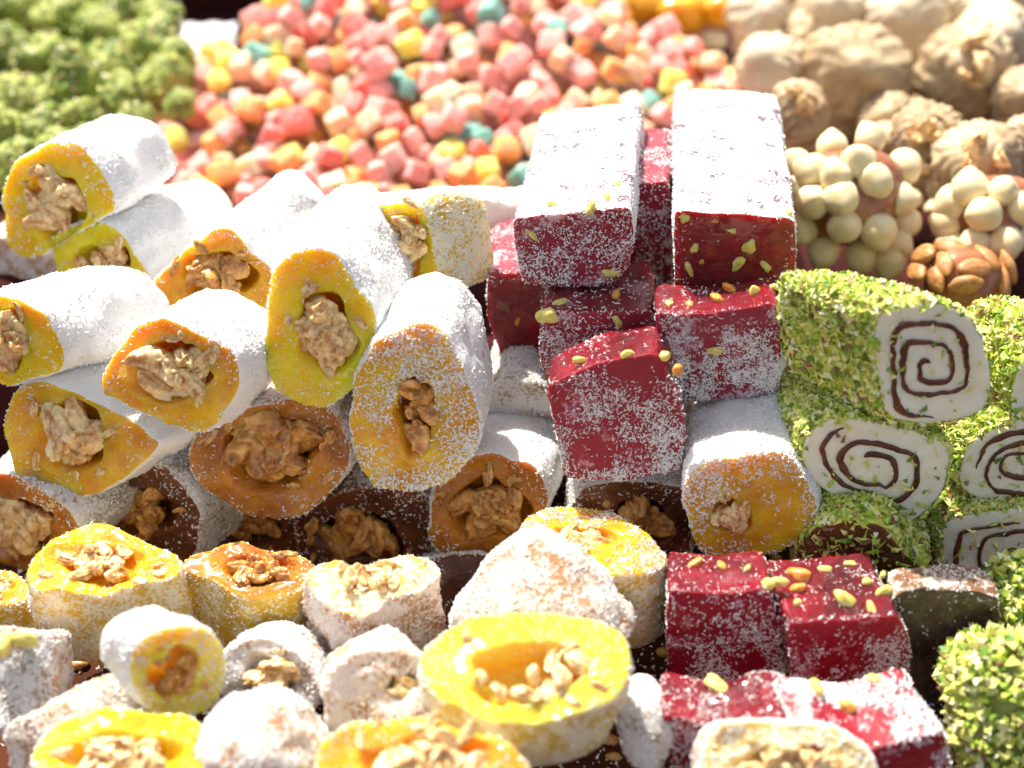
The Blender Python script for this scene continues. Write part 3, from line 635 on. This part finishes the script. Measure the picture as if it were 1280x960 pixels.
gs = [
 ('topmost pistachio roll with a complete squarish chocolate swirl', [(1102, 394), (1143, 385), (1180, 385), (1208, 396), (1226, 428), (1235, 474), (1230, 506), (1198, 520), (1157, 527), (1116, 520), (1102, 483), (1098, 437)],
  40.4, -50, 3.3, dict(turns=2.55, ph=.62, sgn=1, start=.86, end=.06), (.25, -.95, .12)),
 ('pistachio roll under the topmost one, swirl split into two loops', [(1006, 557), (1024, 534), (1061, 525), (1111, 534), (1162, 548), (1182, 560), (1180, 593), (1166, 630), (1134, 650), (1098, 641), (1052, 625), (1024, 607), (1010, 584)],
  42.2, -12, 3.2, dict(turns=2.0, ph=.1, sgn=-1, start=.84, end=.2, shift=(-8, 0)), (.05, -.97, .08)),
 ('pistachio roll half out of the picture at the right, fine oval swirl lines', [(1203, 590), (1215, 555), (1250, 536), (1290, 527), (1330, 540), (1345, 585), (1320, 622), (1265, 630), (1225, 622), (1207, 608)],
  43.2, -8, 4.0, dict(turns=2.7, ph=.0, sgn=1, start=.82, end=.15), (.05, -.97, .05)),
 ('lowest pistachio roll at the right edge with a question-mark swirl', [(1180, 725), (1178, 685), (1190, 652), (1235, 643), (1290, 640), (1330, 660), (1335, 720), (1310, 745), (1200, 745)],
  44.4, -8, 3.6, dict(turns=2.1, ph=.35, sgn=-1, start=.84, end=.1), (.05, -.97, .05)),
 ('pistachio roll behind the right edge, only its bright green back in view', [(1272, 470), (1295, 445), (1340, 435), (1385, 455), (1390, 510), (1350, 545), (1295, 540), (1268, 515)],
  42.6, -20, 3.2, dict(turns=2.2, ph=.1), (.2, -.97, .05)),
]
for q, (lab, ol, t, az, L, sw, nrm) in enumerate(gs):
    root, g = prism('pistachio_roll', lab, 'sweet roll', GG, ol, t, az=az, L=L, side=GRN, taper=.12, cap=CREMA, seed=401 + q, dside=0, dcap=0, drim=0,
                    normal=nrm, lip=.06, rim=.2, partname='cream_filling', noise_amp=.06, rough_amp=.03)
    green_coat(root, g, seed=500 + q)
    swirl(root, g, seed=q, **sw)

# other pieces at the right
root, g = prism('pistachio_lokum', 'shaded pistachio-flecked brown piece under the two-looped swirl roll', 'cut sweet', GF,
      [(1000, 690), (1020, 664), (1060, 655), (1100, 662), (1125, 690), (1155, 722), (1140, 745), (1060, 755), (1005, 740)],
      42.6, az=10, L=2.6, side=GRN, cap=Y4, seed=451, dside=0, dcap=0, drim=0)
green_coat(root, g, 60, seed=452, capd=25)
prism('chocolate_block', 'dark brown-black block with a pale dusted top, right of the lower red cubes', 'cut sweet', GF,
      [(1112, 745), (1130, 738), (1190, 736), (1248, 740), (1252, 800), (1250, 880), (1215, 905), (1160, 905), (1128, 850)],
      41.0, az=0, L=1.1, bulge=0, side=BROWNC, cap=DRK, seed=453, sharp=True, dcap=6, dside=40, lip=0, rim=.15, flk=FLAKE, drim=30)
root, g = prism('pistachio_lump', 'rough green pistachio lump in the bottom right corner', 'cut sweet', GF,
      [(1208, 878), (1218, 838), (1250, 812), (1300, 815), (1345, 850), (1345, 955), (1290, 990), (1240, 975), (1212, 925)],
      38.0, axis=(.02, .82, -.57), dome=.4, L=2.0, side=GRNL, cap=GRNL, seed=454, dside=0, dcap=0, drim=0, noise_amp=.2, rough_amp=.12, rim=.4)
green_coat(root, g, 60, (.12, .34), .09, seed=455, capd=45)
root, g = prism('pistachio_lump', 'bright green pistachio piece at the right edge above the corner lump', 'cut sweet', GF,
      [(1254, 740), (1262, 712), (1290, 700), (1330, 715), (1335, 770), (1300, 800), (1262, 790)],
      40.5, axis=(.02, .82, -.57), dome=.4, L=1.5, side=GRNL, cap=GRNL, seed=456, dside=0, dcap=0, drim=0, noise_amp=.15, rough_amp=.08, rim=.3)
green_coat(root, g, 70, (.10, .3), .07, seed=457, capd=55)

# ------------------------------------------------------------------ nut clusters
def cluster(label, cx, cy, t, rpx, nuts, pool, name, rn, core=CARA, dz=0):
    R = rpx / px_per_cm(t); C0 = at(cx, cy, t)
    base = C0 - [0, 0, R]
    root = thing('nut_cluster', base, label, 'nut sweet', 'nut-studded sweets behind the pistachio rolls')
    V, T = ICO[4]; V = V * (R * (1 + .12 * vn(V, 1.4, 3)))[:, None] * [1, .9, 1]
    link('caramel_core', mesh_np('caramel_core', V * .98 + [0, 0, R], T, [core]), root)
    r = np.random.default_rng(int(cx))
    for (u, v) in nuts:
        k = px_per_cm(t); dx, dv = (u - cx) / k, (v - cy) / k; q2 = max(R * R - dx * dx - dv * dv, .02)
        p = at(u, v, t - math.sqrt(q2) * .93)
        d = (p - C0) / np.linalg.norm(p - C0)
        s = rn * r.uniform(.84, 1.12)
        if name == 'almond': rot = orient(d + r.normal(0, .2, 3), r.uniform(-.6, .6) + .3)
        else: rot = orient(d + r.normal(0, .3, 3), r.uniform(0, 6.28))
        link(name, pool[int(r.integers(len(pool)))], root, p - base, rot, (s,) * 3)
    return root, base, R, C0
def z4(L): return [(x / 2.667 + 960, y / 2.667) for x, y in L]
cluster('larger hazelnut-covered ball right behind the topmost pistachio roll', 1064, 248, 50.5, 66,
        z4([(215, 490), (340, 462), (148, 570), (226, 588), (357, 605), (450, 560), (245, 662), (255, 752), (365, 768), (441, 665), (425, 815), (185, 842), (312, 852), (150, 675), (405, 868), (95, 640), (105, 760), (300, 540), (95, 540), (455, 740)]),
        HAZN, 'hazelnut', .60)
cluster('smaller hazelnut-covered ball at the right edge, above the almonds', 1245, 272, 50.5, 56,
        z4([(672, 630), (782, 637), (716, 716), (595, 747), (792, 812), (690, 812), (855, 700), (870, 780), (610, 830), (620, 680)]), HAZN, 'hazelnut', .61)
cluster('brown almond-covered ball between the hazelnut balls and the pistachio rolls', 1205, 355, 48.5, 48,
        z4([(520, 850), (585, 880), (690, 895), (775, 935), (610, 825), (500, 905), (560, 930), (660, 950), (800, 890), (730, 860)]), ALMN, 'almond', .68)
h3 = [(1180, 290), (1150, 305), (1130, 280), (1165, 262), (1140, 250), (1160, 330)]
cluster('shadowy wine-coloured ball between the two hazelnut balls', 1160, 300, 54.0, 40, h3[3:5], HAZN, 'hazelnut', .4, core=MAROON)

# ------------------------------------------------------------------ figs
def fig_mesh(seed, mat, wr=1.0):
    V, T = ICO[5]; V = V.copy()
    ph = np.arctan2(V[:, 1], V[:, 0]); z = V[:, 2]; rad = np.sqrt(1 - np.clip(z, -1, 1) ** 2)
    w = vn(V, 1.3, seed) * 1.6
    fold = np.abs(np.sin(6.5 * ph + w * 2.2 + 2.0 * z + seed)) ** .6
    fold2 = np.abs(np.sin(14.5 * ph + w * 3.0 - 1.6 * z))
    r = 1 + wr * (.11 * (fold - .6) * rad + .055 * (fold2 - .5) * rad) + .14 * vn(V, 1.2, seed + 2) + .03 * (1 - np.abs(vn(V, 3.5, seed + 6))) + .02 * vn(V, 9, seed)
    V = V * r[:, None]; V[:, 2] *= .74; V[:, 2] += .22 * np.exp(-((1 - z) / .08) ** 2) - .12 * np.exp(-((1 + z) / .1) ** 2)
    return mesh_np('dried_fig', V, T, [mat])
FIGS = [fig_mesh(5, FIG), fig_mesh(12, FIGP), fig_mesh(23, FIG, 1.4), fig_mesh(31, FIGP, 1.2)]
figs = [ # u v r open mesh label
 (1070, 92, 64, 0, 0, 'largest dried fig, round and wrinkled, at the front of the fig heap'),
 (1205, 88, 60, 1, 2, 'split dried fig with a dark opening, right of the largest fig'),
 (1160, 172, 46, 1, 2, 'split fig leaning on the larger hazelnut ball, walnut in its mouth'),
 (1222, 205, 52, 1, 0, 'walnut-stuffed fig directly behind the smaller hazelnut ball'),
 (1128, 28, 54, 0, 3, 'smooth pale fig at the top, behind the largest one'),
 (958, 82, 44, 0, 1, 'pale fig at the left front edge of the fig heap beside the gummies'),
 (1000, 140, 40, 1, 2, 'brown fig with loose walnuts, just behind the right white-topped bar'),
 (1245, 48, 50, 0, 1, 'pale domed fig behind the split one at the right'),
 (950, 22, 42, 0, 3, 'pale fig at the top left corner of the fig heap'),
 (1040, 18, 44, 0, 1, 'pale fig touching the top edge, between two others'),
 (1276, 118, 34, 0, 0, 'fig cut by the right edge, halfway down the fig heap'),
 (1280, 176, 32, 0, 2, 'brownish fig at the right edge above the smaller hazelnut ball'),
 (1200, 8, 42, 0, 1, 'whitish fig cut by the top edge at the right'),
 (1270, 2, 38, 0, 0, 'fig in the top right corner'),
 (995, 52, 34, 0, 2, 'small brown fig half hidden behind the largest one on its left'),
 (1110, 150, 34, 0, 0, 'low fig in the shade under the largest one')]
for q, (u, v, rp, op, mi, lab) in enumerate(figs):
    t = 53 + (200 - v) * .062 + (2 if q in (14, 15) else 0); k = px_per_cm(t); R = rp / k * .98
    C0 = at(u, v, t); base = C0 - [0, 0, R * .7]
    root = thing('dried_fig', base, lab, 'dried fig', 'dried figs heaped at the top right')
    r = np.random.default_rng(900 + q)
    tilt = np.array([r.normal(0, .35), -.75 + r.normal(0, .3), .6])
    link('fig_skin', FIGS[mi], root, C0 - base, orient(tilt, r.uniform(0, 6.28)), (R, R * r.uniform(.9, 1.05), R * r.uniform(1.0, 1.15)))
    if op:
        view = -ray(u, v) / np.linalg.norm(ray(u, v)); ctr = C0 + view * R * .78 + np.array([.1 * R, 0, .15 * R])
        for j in range(7):
            link('walnut_piece', WALN[j], root, ctr + r.normal(0, .26, 3) * R - base, tuple(r.uniform(0, 6.28, 3)), (R * .30,) * 3)
        # the torn lip of skin round the opening
        Vt = []; n_ = 40; K = 8; e1 = np.cross(view, [0, 0, 1]); e1 /= np.linalg.norm(e1); e2 = np.cross(e1, view)
        for a in np.linspace(0, 2 * math.pi, n_, endpoint=False):
            rr = R * (.52 + .07 * math.sin(3 * a + q)); cc = ctr - view * R * .12 + e1 * rr * math.cos(a) + e2 * rr * .75 * math.sin(a)
            od = e1 * math.cos(a) + e2 * math.sin(a); w = R * (.12 + .04 * math.sin(5 * a + q))
            for b_ in range(K):
                x = 2 * math.pi * b_ / K; Vt.append(cc + od * math.cos(x) * w + view * math.sin(x) * w)
        Vt = np.array(Vt); i = np.arange(n_)[:, None] * K; jn = (np.arange(n_)[:, None] + 1) % n_ * K; j = np.arange(K)[None]; j2 = (j + 1) % K
        Fq = np.stack([i + j, i + j2, jn + j2, jn + j], -1).reshape(-1, 4)
        link('torn_skin', mesh_np('torn_skin', Vt + .12 * vn3(Vt, 2, q) - base, Fq, [FIG]), root)

# ------------------------------------------------------------------ green lumps top left
def lump_mesh(seed):
    V, T = ICO[5]
    W2 = V + .25 * vn3(V, 1.1, seed + 60)
    r = .86 + .34 * vn(V, 1.1, seed) + .22 * (1 - np.abs(vn(W2, 1.0, seed + 1))) + .04 * np.abs(vn(W2, 3.5, seed + 2)) + .05 * vn(V, 11, seed + 3)
    V = V * r[:, None] * [1, .9, .85]
    V4, F4, mi = flakes(V, T, np.full(len(T), 14.), None, (.10, .34), .05, .01, seed, PF)
    return mesh_np('pistachio_lump', np.concatenate([V, V4]), np.concatenate([T, F4 + len(V)]), [GRNL] + PF, np.concatenate([np.zeros(len(T), int), mi + 1]))
LUMPS = [lump_mesh(s) for s in (3, 14, 27, 39)]
gl = [(20, 22, 34), (70, 26, 36), (44, 78, 38), (98, 112, 42), (20, 120, 34), (8, 168, 30), (48, 166, 28), (122, 46, 34), (132, 84, 36), (152, 124, 32), (186, 62, 36),
      (206, 104, 32), (166, 152, 26), (102, 154, 28), (30, 204, 28), (76, 192, 26), (2, 66, 30), (100, 6, 34), (222, 74, 24), (200, 26, 28), (66, 132, 28), (0, 216, 26), (148, 22, 30), (120, 178, 24), (40, 0, 34), (226, 130, 20)]
LG = 'green pistachio lumps heaped at the top left'
gpos = []
for q, (u, v, rp) in enumerate(gl):
    t = 55 + (210 - v) * .062 + (q % 3) * .5; k = px_per_cm(t); R = rp / k * 1.05; C0 = at(u, v, t)
    o = link('pistachio_lump', LUMPS[q % 4], None, C0, tuple(np.random.default_rng(q).uniform(0, 6.28, 3)), (R, R * .95, R))
    gpos.append((0 if v < 40 else 1 if v < 95 else 2 if v < 145 else 3, u, o))
GROW = ['row along the top edge', 'row just below the top', 'middle row', 'row resting behind the white rolls']
for rw in range(4):
    for q, x in enumerate(sorted([x for x in gpos if x[0] == rw], key=lambda x: x[1])):
        tag(x[2], '%s green pistachio lump from the left, %s' % (['first', 'second', 'third', 'fourth', 'fifth', 'sixth', 'seventh', 'eighth', 'ninth'][q], GROW[rw]), 'pistachio sweet', LG)

# ------------------------------------------------------------------ gummy heap
def gummy_mesh(seed, mat):
    bm = bmesh.new(); bmesh.ops.create_cube(bm, size=2)
    bmesh.ops.subdivide_edges(bm, edges=bm.edges[:], cuts=5, use_grid_fill=True)
    V = np.array([v.co[:] for v in bm.verts]); Q = np.array([[v.index for v in f.verts] for f in bm.faces]); bm.free()
    p = 4.6; L = (np.abs(V) ** p).sum(1) ** (1 / p); V = V / L[:, None]
    V = V * (1 - .07 * np.exp(-((L - 1) / .12) ** 2))[:, None]           # faces sink a little
    V = V * (1 + .07 * vn(V, 1.0, seed))[:, None] * [1, .92, .86]
    V[:, :2] *= (1 - .12 * V[:, 2])[:, None]
    return mesh_np('gummy_cube', V, Q, [mat])
GMESH = {c: [gummy_mesh(i * 7 + j, m) for j in range(2)] for i, (c, m) in enumerate(GUM.items())}
cols = ['pink'] * 40 + ['red'] * 10 + ['orange'] * 13 + ['yellow'] * 11 + ['teal'] * 12 + ['peach'] * 14 + ['white'] * 4
def inside(u, v):
    left = 350 - (v + 5) * 1.08 if v < 160 else 172
    right = 785 + (v - 0) * 1.5 if v < 110 else 935
    return left - 6 < u < right and v > -30
def hz(x, y): return 2.4 + max(0, y - 49) * .46 * math.exp(-((x - 1) / 17) ** 4)
r = np.random.default_rng(77); spots = []; under = []
def proj(p):
    d = p - CAM; t = d @ FWD; return 640 + F * d[0] / t, 480 - F * (d @ UPV) / t
sp = .99
for iy in range(34):
    for ix in range(-20, 24):
        x = (ix + .5 * (iy % 2)) * sp + r.normal(0, .24); y = 48.6 + iy * sp * .92 + r.normal(0, .24)
        z = hz(x, y) + r.normal(0, .3)
        u, v = proj(np.array([x, y, z]))
        if inside(u, v):
            if v < 262: spots.append((x, y, z))
            under.append((x + .6, y + .5, z - 1.0))
pal = np.array(cols)
CL = {'pink': 'sugared pink gummy cube in the heap', 'red': 'sugared red gummy cube in the heap', 'orange': 'sugared orange gummy cube in the heap',
      'yellow': 'sugared yellow gummy cube in the heap', 'teal': 'sugared blue-green gummy cube in the heap', 'peach': 'sugared peach gummy cube in the heap',
      'white': 'sugared pale cream gummy cube in the heap'}
spots.sort(key=lambda s: s[1])
ORD = ['first', 'second', 'third', 'fourth', 'fifth', 'sixth', 'seventh', 'eighth', 'ninth', 'tenth', 'eleventh', 'twelfth', 'thirteenth', 'fourteenth', 'fifteenth', 'sixteenth',
       'seventeenth', 'eighteenth', 'nineteenth', 'twentieth', 'twenty-first', 'twenty-second', 'twenty-third', 'twenty-fourth', 'twenty-fifth', 'twenty-sixth', 'twenty-seventh', 'twenty-eighth', 'twenty-ninth', 'thirtieth'] + ['thirty-' + w for w in ('first', 'second', 'third', 'fourth', 'fifth', 'sixth', 'seventh', 'eighth', 'ninth')] + ['fortieth'] + ['forty-' + w for w in ('first', 'second', 'third', 'fourth', 'fifth', 'sixth', 'seventh', 'eighth', 'ninth')] + ['fiftieth'] + ['fifty-' + w for w in ('first', 'second', 'third', 'fourth', 'fifth', 'sixth', 'seventh', 'eighth', 'ninth')]
ZN = ['in the rows touching the white rolls', 'in the rows midway up the heap', 'in the rows near the top edge']
made = []
print('GUMMIES', len(spots))
for s in spots[:300]:
    c = pal[int(r.integers(len(pal)))]; sz = .52 * r.uniform(.78, 1.2)
    o = link('gummy_cube', GMESH[c][int(r.integers(2))], None, s, tuple(r.uniform(-.9, .9, 2)) + (r.uniform(0, 6.28),), (sz, sz * r.uniform(.9, 1.1), sz))
    u_, v_ = proj(np.array(s)); made.append((c, 0 if v_ > 165 else (1 if v_ > 85 else 2), u_, v_, o))
for c in CL:
    for zn in range(3):
        m_ = sorted([x for x in made if x[0] == c and x[1] == zn], key=lambda x: x[2])
        for q, x in enumerate(m_):
            tag(x[4], '%s %s gummy cube from the left %s' % (ORD[q], {'teal': 'blue-green', 'white': 'cream-coloured'}.get(c, c), ZN[zn]), 'gummy',
                'sugared %s gummy cubes heaped at the back' % {'teal': 'blue-green', 'white': 'cream-coloured'}.get(c, c))
# the ones beneath and farther back, as one mass
src = {}
Vs, Fs, Ms = [], [], []; off = 0; cl = list(GUM)
bmv = [v.co[:] for v in GMESH['pink'][0].vertices]; bmv = np.array(bmv) / S; bq = np.array([p.vertices[:] for p in GMESH['pink'][0].polygons])
for s in under + spots[300:]:
    from mathutils import Euler
    Rm = np.array(Euler(tuple(r.uniform(-.9, .9, 3))).to_matrix()); sz = .53 * r.uniform(.9, 1.1)
    Vs.append(bmv @ Rm.T * sz + np.array(s)); Fs.append(bq + off); off += len(bmv); Ms.append(np.full(len(bq), cl.index(pal[int(r.integers(len(pal)))])))
o = link('gummy_filling', mesh_np('gummy_filling', np.concatenate(Vs), np.concatenate(Fs), list(GUM.values()), np.concatenate(Ms)))
tag(o, 'mass of sugared gummy cubes buried under the top layer of the heap', 'gummies', None, 'stuff')

# candied fruit at the top
for q, (u, v, rp, lab) in enumerate([(795, 2, 34, 'amber candied fruit at the top edge beside the gummies'), (848, 16, 36, 'orange candied fruit, middle one at the top edge'),
                                     (898, 12, 30, 'orange candied fruit next to the fig heap'), (893, 52, 17, 'tiny cream-topped yellow sweet in front of the candied fruit')]):
    t = 68; k = px_per_cm(t); V, T = ICO[4]; R = rp / k
    V = V * (1 + .18 * vn(V, 1.3, q) + .06 * vn(V, 3, q))[:, None] * [1, .9, .75] * R
    p = at(u, v, t); o = link('candied_fruit', mesh_np('candied_fruit', V, T, [AMBER if q < 3 else GUM['white']]), None, p); tag(o, lab, 'candied fruit')

# ------------------------------------------------------------------ trays, box and paper behind
P = at(230, 12, 82)
rt = thing('tray_box', (P[0], P[1], 0), 'dark maroon wooden box rim behind the green lumps at the top left', 'box')
box('front_board', (P[0] - 9, P[1], 0), (P[0] + 6.5, P[1] + 1.2, P[2] + 7.0), MAROON, rt, np.array([P[0], P[1], 0]))
box('side_board', (P[0] + 5.3, P[1] + 1.4, 0), (P[0] + 6.5, P[1] + 14, P[2] + 7.0), MAROON, rt, np.array([P[0], P[1], 0]))
# scalloped paper edge
A, B = at(198, 44, 78), at(294, 42, 78); n_ = 48; V = []
for i in range(n_ + 1):
    f_ = i / n_; p = A + (B - A) * f_; dip = .35 + .75 * abs(math.sin(f_ * math.pi * 2.5)); w = .15 * math.sin(f_ * 20)
    V += [p + [0, w + .5, .3], p + [0, w - .25, 0], p + [0, w - .6 - dip, -dip * .7], p + [0, w - .52 - dip, -dip * .7 + .06], p + [0, w - .17, .07], p + [0, w + .5, .37]]
i = np.arange(n_)[:, None] * 6; j = np.arange(6)[None]; jn = (j + 1) % 6
Fq = np.stack([i + j, i + 6 + j, i + 6 + jn, i + jn], -1).reshape(-1, 4); V = np.array(V)
o = link('paper_doily', mesh_np('paper_doily', V - A, Fq, [PAPER]), None, A); tag(o, 'white scalloped paper edging over the maroon box', 'paper lace')

# tray liners under the heaps (dark trays)
for nm, lo, hi in (('sweets_tray', (-34, 60, 0), (-13.5, 80, .8)),):
    o = box(nm, lo, hi, MAROON); tag(o, 'low dark tray under the green pistachio lumps', 'tray')

r = np.random.default_rng(5); pl = np.array([[-16, 20, -1.], [16, 20, -1.], [16, 40, -1.], [-16, 40, -1.]])
fl = flakes(pl, np.array([[0, 1, 2], [0, 2, 3]]), np.array([14., 14.]), FLAKE, (.06, .2), .03, .01, 9)
o = link('loose_sugar', mesh_np('loose_sugar', fl[0], fl[1], [FLAKE], None, False)); tag(o, 'loose sugar and coconut shreds fallen on the dark counter', 'sugar', None, 'stuff')
# stands that carry the upper sweets, and the buried figs under the top ones
for nm, lo, hi, lab in (('display_step', (10.5, 38.5, -1), (27, 49, 4.1), 'dark step carrying the nut-studded balls behind the pistachio rolls'),
                        ('display_step', (10.5, 49.3, -1), (30, 72, 3.4), 'dark step beneath the heap of dried figs'),
                        ('display_step', (-19, 40, -1), (1.2, 44.8, 4.4), 'dark step hidden behind the white walnut rolls at the left'),
                        ('display_step', (1.6, 41.6, -1), (9.6, 46.6, 5.6), 'dark step under the two long white-topped red bars')):
    o = box(nm, lo, hi, MAROON); tag(o, lab, 'stand')
r = np.random.default_rng(12); Vs, Fs = [], []; off = 0; V0, T0 = ICO[3]
for (u, v, rp, op, mi, lab) in figs:
    t = 53 + (200 - v) * .062; C0 = at(u, v, t); R = rp / px_per_cm(t) * .9; z = C0[2] - R * 1.05
    while z > 3.6:
        V = V0 * (1 + .1 * vn(V0, 1.4, int(u + z * 7)))[:, None] * [R, R, R * .8] + [C0[0] + r.normal(0, .3), C0[1] + .5 + r.normal(0, .3), z]
        Vs.append(V); Fs.append(T0 + off); off += len(V0); z -= R * 1.1
o = link('buried_figs', mesh_np('buried_figs', np.concatenate(Vs), np.concatenate(Fs), [FIG])); tag(o, 'dried figs buried under the top of the fig heap', 'figs', None, 'stuff')
# crumbs and nut bits in the gaps at the front
r = np.random.default_rng(31); Vs, Fs = [], []; V0, T0 = ICO[2]; off = 0
for q in range(420):
    x, y = r.uniform(-13, 13), r.uniform(23, 36); sz = r.uniform(.08, .3)
    V = V0 * (1 + .3 * vn(V0, 1.5, q))[:, None] * sz * [1, .7, .5] + [x, y, sz * .4 - 1.0]
    Vs.append(V); Fs.append(T0 + off); off += len(V0)
o = link('nut_crumbs', mesh_np('nut_crumbs', np.concatenate(Vs), np.concatenate(Fs), [WALD])); tag(o, 'nut crumbs scattered on the counter between the front sweets', 'crumbs', None, 'stuff')
